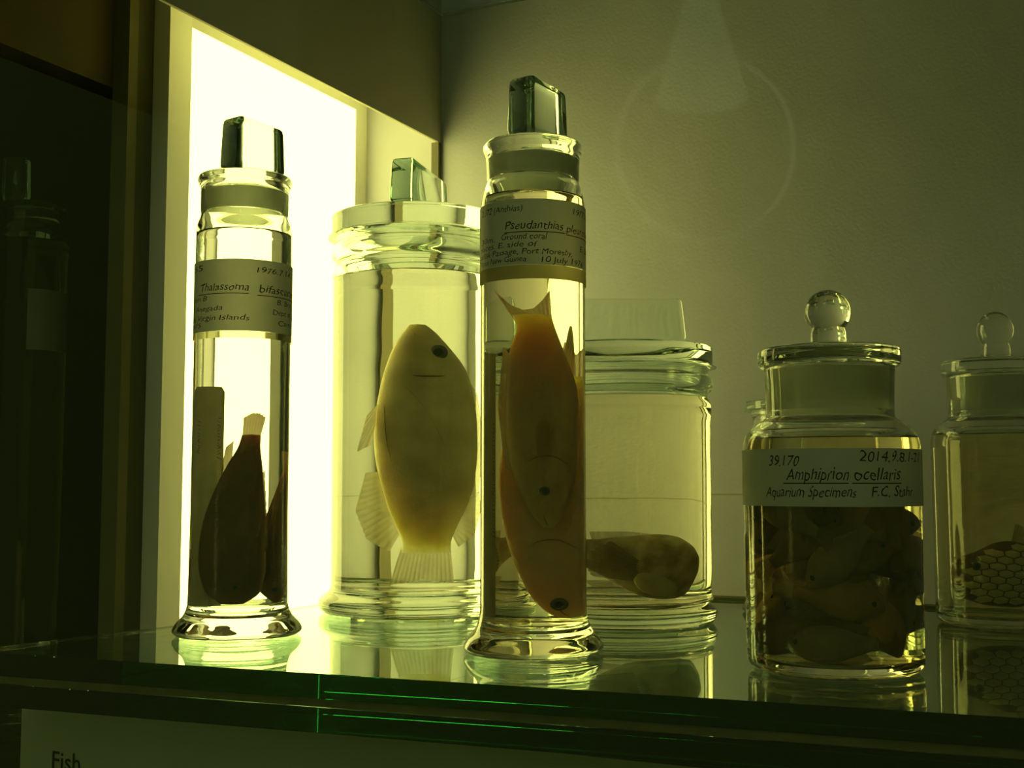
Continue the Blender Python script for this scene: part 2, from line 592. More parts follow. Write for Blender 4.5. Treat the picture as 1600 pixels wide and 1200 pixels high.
lb = empty('light_box', (XP, 1.11, -0.30), 'glowing light box in the side recess behind the jars', 'light box')
def lbox(name, y0, y1, z0, z1, x0, x1, mat):
    return box(name, (x0 - XP, y0 - 1.11, z0 + 0.30), (x1 - XP, y1 - 1.11, z1 + 0.30), mat, lb)
lbox('diffuser', 0.9715, 1.282, -0.05, 0.60, XP - 0.004, XP - 0.0005, M['light'])
fo = prism('frame', [(-0.02, 0.9205 - 1.11), (0.016, 0.9205 - 1.11), (0.0, 0.9715 - 1.11), (-0.02, 0.9715 - 1.11)], 0.0, 0.92, M['frame'], lb)
lbox('frame', 1.282, YB, -0.30, 0.62, XP - 0.02, XP, M['frame'])
lbox('frame', 0.9715, 1.282, 0.60, 0.62, XP - 0.02, XP, M['frame'])
lbox('frame', 0.9715, 1.282, -0.30, -0.05, XP - 0.02, XP, M['frame'])
lbox('housing', 0.9205, YB, -0.30, 0.62, XP - 0.028, XP - 0.021, M['dark'])
lbox('light_stop_top', 0.9205, YB, 0.62, 0.63, XP - 0.02, XF - 0.004, M['frame'])  # unseen recess top, added to stop light leaking upward

t2 = box('trim_2', (XP - 0.02, 0.894, -0.60), (XP - 0.004, 0.9200, 1.25), M['stile_d'], kind='structure')
tag(t2, 'dark upright beside the light box frame')
t3 = box('trim_3', (XP - 0.02, 0.8815, -0.60), (XP, 0.8938, 1.25), M['stile'], kind='structure')
tag(t3, 'olive upright edge of the neighbouring case')
t4 = box('trim_4', (XP - 0.05, -0.2, 0.512), (XP - 0.021, 0.955, 1.25), M['header'], kind='structure')
tag(t4, 'olive brown header panel over the dark neighbouring case')

# glass shelves -------------------------------------------------------
SH = [(-0.7720, 0.6540), (-0.0424, 0.7166), (0.75, 0.785), (0.75, 1.300), (-0.735, 1.280), (-0.738, 0.87)]
s1 = prism('glass_shelf', SH, -0.0165, 0.0, M['shelf'], bevel=0.0006)
tag(s1, 'thick green-edged glass shelf carrying the jars', 'shelf')
s2 = prism('glass_shelf', SH, -0.0385, -0.0220, M['shelf'], bevel=0.0006)
tag(s2, 'lower sheet of green-edged glass stacked under the shelf of jars', 'shelf')
gk = prism('shelf_gasket', [(-0.770, 0.6560), (-0.0424, 0.7184), (0.75, 0.7868), (0.75, 0.7925), (-0.0424, 0.7240), (-0.7695, 0.6618)], -0.0218, -0.0167, M['gasket'])
tag(gk, 'olive gasket strip between the two sheets of the jar shelf', 'gasket')
ch = prism('light_block_channel', [(-0.734, 1.2806), (0.75, 1.3006), (0.75, 1.3068), (-0.728, 1.3068)], -0.046, 0.003, M['stile_d'])  # dark bar added to keep light out of the shelf's rear edge
tag(ch, 'added dark channel blocking light at the rear edge of the jar shelf', 'channel')
s3 = prism('glass_shelf', [(-0.728, 0.60), (0.75, 0.60), (0.75, YB - 0.004), (-0.728, YB - 0.004)], 0.7105, 0.7225, M['shelf'], bevel=0.0006)
tag(s3, 'upper glass shelf seen from below above the side panel corner', 'shelf')
sb = box('shelf_rail', (-0.79, 0.735, -0.048), (0.75, 0.748, -0.0390), M['strip'])
tag(sb, 'thin bronze rail under the front edge of the glass shelf', 'rail')

# caption board under the shelf --------------------------------------
cb = empty('caption_board', (-0.30, 0.752, -0.34), 'pale caption board reading Fish under the glass shelf', 'sign')
box('board', (-0.515, 0, 0), (1.0, 0.012, 0.292), M['board'], cb, bevel=0.001)
me = text_mesh('Fish', 0.0210, 0.004)
lt = link('lettering', me, M['ink'], cb)
lt.rotation_euler = (PI / 2, 0, 0)
lt.location = (-0.7795 + 0.30, -0.0006, 0.3400 - 0.1067)

# sliding glass doors -------------------------------------------------
p1 = box('window_1', (-1.6, 0.600, -0.60), (1.2, 0.608, 1.25), M['pane'], kind='structure', bevel=0.0006)
tag(p1, 'sliding glass door in front of the jars')
# room lamp behind the photographer -----------------------------------
lamp = empty('ceiling_spotlight', (0.35, -1.3, 1.55), 'small ceiling spotlight in the room behind the viewer', 'lamp')
lathe('shade', [(0.0, 0.09), (0.03, 0.09), (0.05, 0.0), (0.048, 0.0), (0.029, 0.085), (0.0, 0.085)], M['dark'], lamp, 32)
ld = bpy.data.lights.new('bulb', 'POINT')
ld.energy = 14.0
ld.color = (0.90, 1.0, 0.55)
ld.shadow_soft_size = 0.04
lo = bpy.data.objects.new('bulb', ld)
COL.objects.link(lo)
lo.parent = lamp
lo.location = (0, 0, -0.05)
pl = empty('pendant_lamp', (-0.905, -1.80, 1.12), 'dim opal pendant lamp in the room reflected in the glass door', 'lamp')
M['opal'] = mat_emit('opal_glow', (0.75, 1.0, 0.45), 0.28)
lathe('shade', [(0.118, 0.0), (0.120, 0.004), (0.045, 0.26), (0.043, 0.26), (0.116, 0.0)], M['opal'], pl, 48)
rim = lathe('rim', [(0.232, -0.012), (0.240, -0.012), (0.240, 0.012), (0.232, 0.012), (0.232, -0.012)], M['opal'], pl, 64)
rim.rotation_euler = (math.radians(72), 0, 0)
rim.location = (0.0, 0.0, -0.13)
lathe('rod', [(0, 0.26), (0.008, 0.26), (0.008, 1.3), (0, 1.3)], M['dark'], pl, 12)

# ================================================================== JARS
def facing(loc):
    return math.atan2(-loc[1], -loc[0])
Z0 = 0.0003

# --- tall tube at the light box
L1 = (-0.6492, 0.8225, Z0)
outer = [(0, 0.002), (0.040, 0.002), (0.043, 0.0)] + smooth_profile([(0.0489, 0.0), (0.0526, 0.0040), (0.0500, 0.0100), (0.0440, 0.0165), (0.0412, 0.024), (0.0405, 0.034), (0.0398, 0.10)], 5)[1:] \
    + [(0.0398, 0.325)] + smooth_profile([(0.0398, 0.325), (0.0393, 0.3399), (0.0368, 0.3478), (0.0362, 0.3510), (0.0366, 0.3560), (0.0368, 0.3730), (0.0390, 0.3785), (0.0389, 0.3825), (0.0372, 0.3838)], 4)[1:]
lev = 0.3345
dry = [(0.0350, 0.3832), (0.0335, 0.3700), (0.0330, 0.3520), (0.0345, 0.3455), (0.0362, 0.3380), (0.0365, lev)]
wet = [(0, 0.0225), (0.020, 0.0212), (0.032, 0.0205), (0.0355, 0.0230), (0.0366, 0.030), (0.0365, 0.10), (0.0365, lev)]
j1 = jar('tall glass tube jar of dark wrasse standing by the light box', L1, outer, dry, wet, lev, LIQ_CLEAR, frost_z=(0.35, 0.372), group='labelled tall tube jars')
st = lathe('stopper', [(0, 0.3835), (0.0340, 0.3835), (0.0345, 0.3815), (0.0325, 0.3700), (0.0318, 0.3530), (0.0298, 0.3530), (0.0300, 0.3720), (0.020, 0.3770), (0, 0.3775)][::-1], [M['jar'], M['frost']], j1,
           midx=lambda p, q: 1 if max(p[1], q[1]) < 0.3725 and min(p[0], q[0]) > 0.031 else 0)
hd = (AWAY * math.cos(math.radians(36)) + RIGHT * math.sin(math.radians(36)))
handle('handle', st, tuple(RIGHT * 0.006) [:2] + (0.3836,), hd, 0.052, 0.027, 0.0475, M['handle'], 0.002)
f1 = facing(L1)
lab = arc_label(j1, 'paper_label', 0.04035, 0.2482, 0.3073, -100, 105, f1, M['paper'], sheet=True)
arc_label(j1, 'tape_strip', 0.04035, 0.2425, 0.2481, -100, 105, f1, M['film'], sheet=True)
R = 0.0408
for s, a, b, z, h in ((' .55', -82, -54, 0.2990, 0.0046), ('1976.7.14.11', 15, 82, 0.2965, 0.0046), ('Thalassoma', -58, 6, 0.2815, 0.0062), ('bifasciatum', 18, 88, 0.2805, 0.0062),
                      ('tion B', -78, -46, 0.2735, 0.0042), ('f Anegada', -76, -24, 0.2650, 0.0042), ('ish Virgin Islands', -82, 7, 0.2570, 0.0045), ('975', -80, -56, 0.2515, 0.0040),
                      ('B. Bro', 42, 72, 0.2715, 0.0044), ('Dept of Z', 36, 80, 0.2630, 0.0044), ('Camb', 44, 76, 0.2545, 0.0044)):
    arc_text(lab, s, R, a, b, z, h, f1)
arc_rule(lab, R, -62, 6, 0.2785, 0.0006, f1)
arc_rule(lab, R, 16, 88, 0.2775, 0.0006, f1)

# --- tall tube at the front of the shelf
L3 = (-0.3837, 0.8317, Z0)
outer = [(0, 0.002), (0.038, 0.002), (0.042, 0.0)] + smooth_profile([(0.0478, 0.0), (0.0518, 0.0042), (0.0490, 0.0110), (0.0430, 0.0180), (0.0402, 0.027), (0.0396, 0.040), (0.0395, 0.10)], 5)[1:] \
    + [(0.0395, 0.322)] + smooth_profile([(0.0395, 0.322), (0.0393, 0.3355), (0.0372, 0.3462), (0.0353, 0.3518), (0.0353, 0.3560), (0.0360, 0.3700), (0.0378, 0.3765), (0.0378, 0.3803), (0.0362, 0.3822)], 4)[1:]
lev = 0.3395
dry = [(0.0342, 0.3815), (0.0328, 0.3700), (0.0322, 0.3545), (0.0338, 0.3460), (0.0358, lev)]
wet = [(0, 0.0225), (0.018, 0.0210), (0.031, 0.0205), (0.0346, 0.0230), (0.0362, 0.032), (0.0362, 0.10), (0.0362, 0.325), (0.0358, lev)]
j3 = jar('tall glass tube jar of two orange fish at the front of the shelf', L3, outer, dry, wet, lev, LIQ_YEL, frost_z=(0.353, 0.372), group='labelled tall tube jars')
st = lathe('stopper', [(0, 0.3822), (0.0332, 0.3822), (0.0336, 0.3800), (0.0318, 0.3700), (0.0311, 0.3555), (0.0290, 0.3555), (0.0294, 0.3710), (0.020, 0.3755), (0, 0.3760)][::-1], [M['jar'], M['frost']], j3,
           midx=lambda p, q: 1 if max(p[1], q[1]) < 0.3725 and min(p[0], q[0]) > 0.030 else 0)
handle('handle', st, tuple(RIGHT * 0.004)[:2] + (0.3823,), hd, 0.049, 0.025, 0.0475, M['handle'], 0.003)
f3 = facing(L3)
lab = arc_label(j3, 'paper_label', 0.03995, 0.2832, 0.3318, -100, 100, f3, M['paper'], sheet=True)
arc_label(j3, 'tape_strip', 0.03995, 0.2728, 0.2831, -95, 100, f3, M['tape'], sheet=True)
R = 0.0404
for s, a, b, z, h in (('2.372 (Anthias)', -70, -11, 0.3230, 0.0046), ('1977.5.3', 48, 86, 0.3225, 0.0046), ('Pseudanthias', -30, 33, 0.3095, 0.0062), ('pleurotaenia', 38, 100, 0.3085, 0.0056),
                      ('30m.', -70, -44, 0.3018, 0.0040), ('Ground coral', -35, 14, 0.3020, 0.0046), ('places. E. side of', -74, 4, 0.2965, 0.0042), ('asilisk Passage, Port Moresby,', -74, 46, 0.2910, 0.0043),
                      ('Papua New Guinea', -74, -7, 0.2855, 0.0042), ('10 July 1976', 9, 66, 0.2848, 0.0043), ('E. Lo', 60, 84, 0.2960, 0.0044)):
    arc_text(lab, s, R, a, b, z, h, f3)
arc_rule(lab, R, -31, 36, 0.3070, 0.0006, f3)
arc_rule(lab, R, 38, 98, 0.3060, 0.0006, f3)

# --- big cylinder with the pale fish
L2 = (-0.612, 1.0498, Z0)
def cyl_outer(R, foot, top, k):
    return [(0, 0.004), (foot * 0.86, 0.004), (foot * 0.90, 0.0)] + smooth_profile([(foot - 0.004, 0.0), (foot, 0.006), (foot - 0.0005, 0.013), (foot - 0.007, 0.0185), (R + 0.0015, 0.0215), (R, 0.026), (R, 0.05)], 5)[1:] \
        + [(R + 0.0008, top - 0.050)] + smooth_profile([(R + 0.0008, top - 0.050), (R + 0.0015, top - 0.034), (R - 0.0018, top - 0.027), (R - 0.0015, top - 0.024), (R + 0.0025, top - 0.019), (R + 0.0025, top - 0.010), (R - 0.0005, top - 0.006), (R - 0.0005, top)], 4)[1:]
Rb = 0.0828
outer = cyl_outer(Rb, 0.0940, 0.3670, 0)
lev = 0.3265
dry = [(Rb - 0.0065, 0.3670), (Rb - 0.0070, 0.345), (Rb - 0.0055, 0.336), (Rb - 0.0042, lev)]
wet = [(0, 0.0250), (0.05, 0.0245), (Rb - 0.009, 0.0240), (Rb - 0.0055, 0.0262), (Rb - 0.0045, 0.032), (Rb - 0.0042, 0.06), (Rb - 0.0042, lev)]
j2 = jar('large cylinder jar with the pale upright fish', L2, outer, dry, wet, lev, LIQ_PALE, 'jar_g', group='wide cylinder jars')
st = lathe('lid', smooth_profile([(0, 0.3672), (0, 0.3672), (0.083, 0.3672), (0.0853, 0.3700), (0.0856, 0.3840), (0.0835, 0.3895), (0.060, 0.3912), (0, 0.3915)], 4), M['jar_g'], j2)
h2 = AWAY * math.cos(math.radians(15.4)) + RIGHT * math.sin(math.radians(15.4))
handle('handle', st, (0.002, 0, 0.3916), h2, 0.112, 0.024, 0.0480, M['handle'], 0.001)

# --- shorter cylinder with the brown fish
L4 = (-0.3972, 1.0545, Z0)
Rb4 = 0.0805
outer = cyl_outer(Rb4, 0.0848, 0.2290, 0)
lev = 0.2010
dry = [(Rb4 - 0.0065, 0.2290), (Rb4 - 0.0070, 0.213), (Rb4 - 0.0055, 0.206), (Rb4 - 0.0042, lev)]
wet = [(0, 0.0165), (0.05, 0.0160), (Rb4 - 0.009, 0.0155), (Rb4 - 0.0055, 0.0180), (Rb4 - 0.0045, 0.026), (Rb4 - 0.0042, 0.05), (Rb4 - 0.0042, lev)]
j4 = jar('shorter cylinder jar with a brown fish at its bottom', L4, outer, dry, wet, lev, LIQ_PALE2, 'jar_g', group='wide cylinder jars')
st = lathe('lid', smooth_profile([(0, 0.2292), (0, 0.2292), (0.081, 0.2292), (0.0834, 0.2320), (0.0837, 0.2440), (0.0815, 0.2485), (0.060, 0.2500), (0, 0.2503)], 4), M['jar_g'], j4)
handle('handle', st, (0.0, 0, 0.2504), RIGHT, 0.118, 0.022, 0.0440, M['handle'], 0.0)

# --- round shouldered jars with ball stoppers
def ball_jar(label, loc, k, lev, liq, group, kr=1.0):
    P = lambda L: [(r * k * kr, z * k) for r, z in L]
    outer = P([(0, 0.003), (0.044, 0.003), (0.050, 0.0)] + smooth_profile([(0.0519, 0.0), (0.0560, 0.0022), (0.0578, 0.0065), (0.0582, 0.0192)], 4)[1:]
              + [(0.0588, 0.142)] + smooth_profile([(0.0588, 0.142), (0.0585, 0.1510), (0.0557, 0.1590), (0.0490, 0.1652), (0.0440, 0.1685), (0.0428, 0.1720), (0.0430, 0.1900), (0.0437, 0.2025), (0.0430, 0.2040)], 4)[1:])
    dry = P([(0.0405, 0.2040), (0.0400, 0.2020), (0.0396, 0.1740), (0.0410, 0.1690), (0.0465, 0.1632), (0.0530, 0.1570)])
    wet = P([(0, 0.0085), (0.040, 0.0080), (0.050, 0.0075), (0.0548, 0.0105), (0.0556, 0.0192), (0.0562, 0.142)] + smooth_profile([(0.0562, 0.142), (0.0555, 0.1505), (0.0545, 0.1545)], 3)[1:])
    if lev is not None:
        wet = [p for p in wet if p[1] < lev] + [(0.0558 * k * kr, lev)]
        dry = P([(0.0405, 0.2040), (0.0400, 0.2020), (0.0396, 0.1740), (0.0410, 0.1690), (0.0465, 0.1632), (0.0530, 0.1570), (0.0556, 0.1500)]) + [(0.0558 * k * kr, lev)]
    else:
        dry[-1] = wet[-1]
    t = jar(label, loc, outer, dry, wet, wet[-1][1], liq, frost_z=(0.172 * k, 0.2035 * k), group=group, frost='frost_l')
    plug = P([(0, 0.2058), (0.034, 0.2050), (0.0365, 0.2030), (0.0365, 0.1800), (0.0385, 0.1795), (0.0394, 0.2020), (0.0395, 0.2042)]
             + smooth_profile([(0.0465, 0.2042), (0.0477, 0.2065), (0.0477, 0.2130), (0.0455, 0.2165), (0.0300, 0.2185), (0.0150, 0.2193), (0.0128, 0.2205), (0.0124, 0.2240), (0.0124, 0.2275)], 4) + [(0.0158 * math.sin(a), 0.2420 - 0.0158 * math.cos(a)) for a in [math.radians(46 + 134 * q / 16) for q in range(16)]] + [(0.0, 0.2578)])
    st = lathe('stopper', plug, [M['jar'], M['frost_l']], t, midx=lambda p, q: 1 if q[1] > p[1] and 0.179 * k < p[1] and q[1] < 0.2035 * k and p[0] > 0.038 * k * kr else 0)
    return t
L5 = (-0.1668, 0.8466, Z0)
j5 = ball_jar('round-shouldered jar of heaped clownfish with a labelled front', L5, 1.0, None, LIQ_BRN, 'ball stoppered jars')
f5 = facing(L5)
lab = arc_label(j5, 'paper_label', 0.0592, 0.1098, 0.1470, -92, 92, f5, M['paper'], sheet=True)
R = 0.0597
for s, a, b, z, h in (('39.170', -41, -20, 0.1360, 0.0066), ('2014.9.8.1-21', 17, 68, 0.1385, 0.0066), ('Amphiprion', -28, 10, 0.1268, 0.0078), ('ocellaris', 13.5, 45.5, 0.1268, 0.0078),
                      ('Aquarium Specimens', -44, 14.5, 0.1160, 0.0068), ('F.C. Stahr', 24.5, 58, 0.1163, 0.0066)):
    arc_text(lab, s, R, a, b, z, h, f5)
arc_rule(lab, R, -30, 10.5, 0.1243, 0.0007, f5)
arc_rule(lab, R, 12.5, 47, 0.1243, 0.0007, f5)
L7 = (-0.083, 1.1786, Z0)
j7 = ball_jar('dim round-shouldered jar holding a honeycomb boxfish', L7, 1.085, None, LIQ_BRN, 'ball stoppered jars', 0.915)

# --- jar half hidden behind the clownfish jar
L6 = (-0.2565, 1.2021, Z0)
R6 = 0.0582
outer = [(0, 0.003), (0.054, 0.003), (0.060, 0.0)] + smooth_profile([(0.0652, 0.0), (0.0677, 0.0030), (0.0650, 0.0090), (0.0608, 0.0170), (0.0586, 0.0270), (R6, 0.040), (R6, 0.08)], 5)[1:] + [(R6, 0.150)] \
    + smooth_profile([(R6, 0.150), (0.0575, 0.1680), (0.0555, 0.1780), (0.0553, 0.1880), (0.0566, 0.1915), (0.0566, 0.1940)], 4)[1:]
lev = 0.160
dry = [(0.0525, 0.1940), (0.0520, 0.1800), (0.0540, 0.1690), (0.0550, lev)]
wet = [(0, 0.024), (0.03, 0.0235), (0.050, 0.0225), (0.054, 0.025), (0.0550, 0.034), (0.0550, lev)]
j6 = jar('flanged jar mostly hidden behind the clownfish jar', L6, outer, dry, wet, lev, LIQ_PALE)
lathe('lid', smooth_profile([(0, 0.1942), (0, 0.1942), (0.0580, 0.1942), (0.0604, 0.1965), (0.0604, 0.2030), (0.0585, 0.2050), (0.03, 0.2060), (0, 0.2060)], 4), M['jar_g'], j6)

# ================================================================== FISH
EYE_D = mat_fish('eye_dark', (0.02, 0.025, 0.02), (0.035, 0.04, 0.03), 0.0, bump=0)
EYE_G = mat_fish('eye_grey', (0.10, 0.12, 0.09), (0.14, 0.15, 0.10), 0.0, bump=0)
PALE = mat_fish('pale_fish_skin', (0.58, 0.50, 0.28), (0.80, 0.72, 0.44), 0.6, (0.020, 0.017, 0.009), 34, 380, 0.5)
PALE_F = mat_fin('pale_fin', (0.58, 0.52, 0.34), (0.70, 0.63, 0.42), 0.22)
ORNG = mat_fish('orange_fish_skin', (0.66, 0.50, 0.25), (0.78, 0.60, 0.32), 0.8, (0.022, 0.012, 0.004), 24, 420, 0.5)
ORNG_F = mat_fin('orange_fin', (0.78, 0.55, 0.26), (0.86, 0.63, 0.32), 0.06)
DARK = mat_fish('dark_fish_skin', (0.20, 0.13, 0.06), (0.32, 0.21, 0.10), 0.45, (0.012, 0.006, 0.002), 26, 420, 0.5)
DARK_F = mat_fin('dark_fin', (0.34, 0.22, 0.10), (0.48, 0.32, 0.15), 0.05)
BRWN = mat_fish('brown_fish_skin', (0.42, 0.31, 0.17), (0.86, 0.72, 0.46), 0.6, (0.016, 0.012, 0.005), 75, 300, 0.5)
BRWN_F = mat_fin('brown_fin', (0.40, 0.30, 0.14), (0.50, 0.38, 0.18), 0.35)
CLWN = [mat_fish('clownfish_skin_%s' % n, a, b, 0.3, (0.010, 0.006, 0.003), 70, 500, 0.4) for n, a, b in
        (('tan', (0.46, 0.30, 0.14), (0.62, 0.42, 0.20)), ('brown', (0.26, 0.17, 0.08), (0.40, 0.26, 0.13)), ('grey', (0.34, 0.28, 0.18), (0.48, 0.40, 0.26)))]
CLWN_F = mat_fin('clownfish_fin', (0.50, 0.38, 0.20), (0.62, 0.48, 0.26), 0.25)

UPV = Vector((0, 0, 1))

# --- pale fish, head up
k = 4.67e-4
px = [(512, 640, 662), (522, 631, 676), (540, 619, 694), (580, 602, 727), (630, 590, 743), (680, 585, 749), (730, 589, 748), (770, 600, 741), (800, 609, 729), (825, 620, 715), (848, 629, 706), (864, 628, 706)]
Lf = 0.2150 * 352 / 338
up = [((v - 512) / 352, (r - 655) * k) for v, l, r in px]
lw = [((v - 512) / 352, (l - 655) * k) for v, l, r in px]
th = [(0, 0.003), (0.05, 0.009), (0.2, 0.0165), (0.42, 0.018), (0.7, 0.012), (0.86, 0.0055), (0.95, 0.0025), (1, 0.0006)]
fA = empty('pale_fish', Vector(L2) + Vector((0.002, 0.0, 0.2815)), 'pale olive fish hanging head up in the large cylinder jar', 'fish')
orient(fA, -UPV, RIGHT)
fish_body('body', Lf, up, lw, th, PALE, fA, 0.33, crease=0.245)
T = lambda v: (v - 512) / 352 * Lf
Xk = lambda x: (x - 655) * k
fin('tail_fin', [(T(846), Xk(631)), (T(846), Xk(704))], [(T(916), Xk(610)), (T(906), Xk(660)), (T(912), Xk(711))], PALE_F, fA, 14, 0.0006)
fin('anal_fin', [(T(740), Xk(594)), (T(800), Xk(612)), (T(835), Xk(626))], [(T(742), Xk(572)), (T(800), Xk(556)), (T(845), Xk(575)), (T(862), Xk(610))], PALE_F, fA, 14)
fin('dorsal_fin', [(T(780), Xk(738)), (T(815), Xk(718)), (T(838), Xk(708))], [(T(770), Xk(754)), (T(800), Xk(757)), (T(838), Xk(745)), (T(856), Xk(718))], PALE_F, fA, 12)
fin('spiny_dorsal_fin', [(T(600), Xk(735)), (T(690), Xk(746)), (T(778), Xk(738))], [(T(622), Xk(750)), (T(690), Xk(761)), (T(772), Xk(753))], PALE_F, fA, 12)
fin('pelvic_fin', [(T(635), Xk(592)), (T(660), Xk(590))], [(T(655), Xk(572)), (T(712), Xk(556)), (T(700), Xk(580))], PALE_F, fA, 7, y0=-0.004, lean=-0.003)
FOLD = mat_fish('fish_fold', (0.16, 0.13, 0.06), (0.22, 0.18, 0.08), 0.1, bump=0)
FOLD_O = mat_fish('orange_fish_fold', (0.42, 0.30, 0.14), (0.50, 0.36, 0.18), 0.5, bump=0)
surface_line('cheek_fold', [(T(593), Xk(635)), (T(595), Xk(660)), (T(595), Xk(685)), (T(594), Xk(706))], Lf, up, lw, th, FOLD, fA, -1, 0.0009)
surface_line('gill_edge', [(T(612), Xk(636)), (T(630), Xk(655)), (T(662), Xk(680)), (T(705), Xk(702))], Lf, up, lw, th, FOLD, fA, -1, 0.0008, lift=1.095)
surface_line('mouth', [(T(519), Xk(640)), (T(528), Xk(648)), (T(541), Xk(650))], Lf, up, lw, th, FOLD, fA, -1, 0.0007)
surface_line('belly_fold', [(T(640), Xk(600)), (T(690), Xk(604)), (T(725), Xk(612))], Lf, up, lw, th, FOLD, fA, -1, 0.0008)
eye(fA, T(558), -0.0122, Xk(688), 0.0074, EYE_G, EYE_D)
eye(fA, T(558), 0.0122, Xk(688), 0.0074, EYE_G, EYE_D)

# --- two orange fish, heads down, in the tall front tube
k = 3.53e-4
def up_at(up, lo_, t, h):
    U, D = float(spl(up, [t])[0]), float(spl(lo_, [t])[0])
    return (U + D) / 2 + h * (U - D) / 2
def orange(label, px, v_snout, v_base, loc, tail, eyepos, th_max):
    """px rows are (v, left, right) from snout (largest v) upwards"""
    vz = lambda v: 0.1514 + (700 - v) * 4.89e-4
    L = vz(v_base) - vz(v_snout)
    tt = lambda v: (vz(v) - vz(v_snout)) / L
    rows = sorted(px, key=lambda p: -p[0])
    up = [(tt(v), (r - 836) * k) for v, l, r in rows]
    lo_ = [(tt(v), (l - 836) * k) for v, l, r in rows]
    f = empty('orange_fish', Vector(L3) + loc + Vector((0, 0, vz(v_snout))), label, 'fish', 'orange fish in the tall front tube')
    orient(f, UPV, RIGHT)
    m = th_max
    TH = [(0, 0.0015), (0.08, 0.45 * m), (0.3, 0.95 * m), (0.45, m), (0.75, 0.6 * m), (0.93, 0.22 * m), (1, 0.05 * m)]
    fish_body('body', L, up, lo_, [(0, 0.0015), (0.08, 0.45 * m), (0.3, 0.95 * m), (0.45, m), (0.75, 0.6 * m), (0.93, 0.22 * m), (1, 0.05 * m)], ORNG, f, 0.28)
    surface_line('gill_edge', [(0.30 * L, up_at(up, lo_, 0.30, 0.75)), (0.335 * L, up_at(up, lo_, 0.335, 0.25)), (0.325 * L, up_at(up, lo_, 0.325, -0.3)), (0.28 * L, up_at(up, lo_, 0.28, -0.75))], L, up, lo_, TH, FOLD_O, f, 1, 0.0006, lift=1.06)
    surface_line('mouth', [(0.012 * L, up_at(up, lo_, 0.012, 0.0)), (0.04 * L, up_at(up, lo_, 0.04, -0.2)), (0.065 * L, up_at(up, lo_, 0.065, -0.25))], L, up, lo_, TH, FOLD_O, f, 1, 0.0006)
    X = lambda x: (x - 836) * k
    fin('tail_fin', [(tt(v) * L, X(x)) for v, x in tail[0]], [(tt(v) * L, X(x)) for v, x in tail[1]], ORNG_F, f, 12, 0.0005)
    for s in (1, -1):
        eye(f, tt(eyepos[0]) * L, s * m * eyepos[2], X(eyepos[1]), eyepos[3], EYE_G, EYE_D)
    return f, tt, L, X
fB, tt, L, X = orange('upper orange fish hanging head down in the tall front tube',
    [(822, 852, 868), (812, 842, 878), (790, 826, 894), (755, 808, 908), (720, 795, 914), (680, 788, 916), (610, 788, 914), (570, 793, 896), (545, 799, 884), (520, 808, 873), (500, 800, 866)], 822, 500,
    -AWAY * 0.010, ([(508, 804), (508, 868)], [(458, 764), (470, 778), (484, 797), (492, 818), (490, 836), (478, 851), (461, 864)]), (766, 856, 0.80, 0.0034), 0.0125)
fin('dorsal_fin', [(tt(740) * L, X(800)), (tt(640) * L, X(786)), (tt(560) * L, X(796))], [(tt(730) * L, X(787)), (tt(640) * L, X(774)), (tt(548) * L, X(784))], ORNG_F, fB, 14)
fin('pectoral_fin', [(tt(725) * L, X(845)), (tt(710) * L, X(862))], [(tt(672) * L, X(838)), (tt(655) * L, X(856)), (tt(675) * L, X(874))], ORNG_F, fB, 8, 0.0004, y0=0.0132, lean=0.0005)
fB2, tt, L, X = orange('lower orange fish behind the other with its dark eye near the tube floor',
    [(966, 876, 902), (955, 860, 908), (930, 836, 914), (890, 816, 916), (840, 800, 915), (800, 793, 914), (740, 790, 912), (680, 800, 910), (630, 830, 906), (590, 868, 905)], 966, 590,
    AWAY * 0.014, ([(592, 868), (592, 905)], [(535, 880), (555, 895), (530, 915)]), (938, 874, 0.62, 0.0048), 0.0110)
fin('pelvic_fin', [(tt(800) * L, X(908)), (tt(780) * L, X(908))], [(tt(785) * L, X(918)), (tt(750) * L, X(916))], ORNG_F, fB2, 6)

# --- dark wrasse, heads down, in the tube by the light box
k = 4.45e-4
def wrasse(label, px, v_snout, v_base, loc, tail, m, fins=()):
    vz = lambda v: 0.1545 + (700 - v) * 5.42e-4
    L = vz(v_base) - vz(v_snout)
    tt = lambda v: (vz(v) - vz(v_snout)) / L
    rows = sorted(px, key=lambda p: -p[0])
    up = [(tt(v), (r - 381) * k) for v, l, r in rows]
    lo_ = [(tt(v), (l - 381) * k) for v, l, r in rows]
    f = empty('dark_wrasse', Vector(L1) + loc + Vector((0, 0, vz(v_snout))), label, 'fish', 'dark wrasse in the tube by the light box')
    orient(f, UPV, RIGHT)
    fish_body('body', L, up, lo_, [(0, 0.0015), (0.08, 0.5 * m), (0.35, m), (0.7, 0.65 * m), (0.92, 0.25 * m), (1, 0.08 * m)], DARK, f, 0.25)
    X = lambda x: (x - 381) * k
    fin('tail_fin', [(tt(v) * L, X(x)) for v, x in tail[0]], [(tt(v) * L, X(x)) for v, x in tail[1]], DARK_F, f, 8, 0.0005)
    for n_, b, t_ in fins:
        fin(n_, [(tt(v) * L, X(x)) for v, x in b], [(tt(v) * L, X(x)) for v, x in t_], DARK_F, f, 8, 0.0005)
    eye(f, 0.11 * L, -m * 0.6, (up[1][1] + lo_[1][1]) / 2 + 0.003, 0.0028, EYE_G, EYE_D)
    eye(f, 0.11 * L, m * 0.6, (up[1][1] + lo_[1][1]) / 2 + 0.003, 0.0028, EYE_G, EYE_D)
    return f
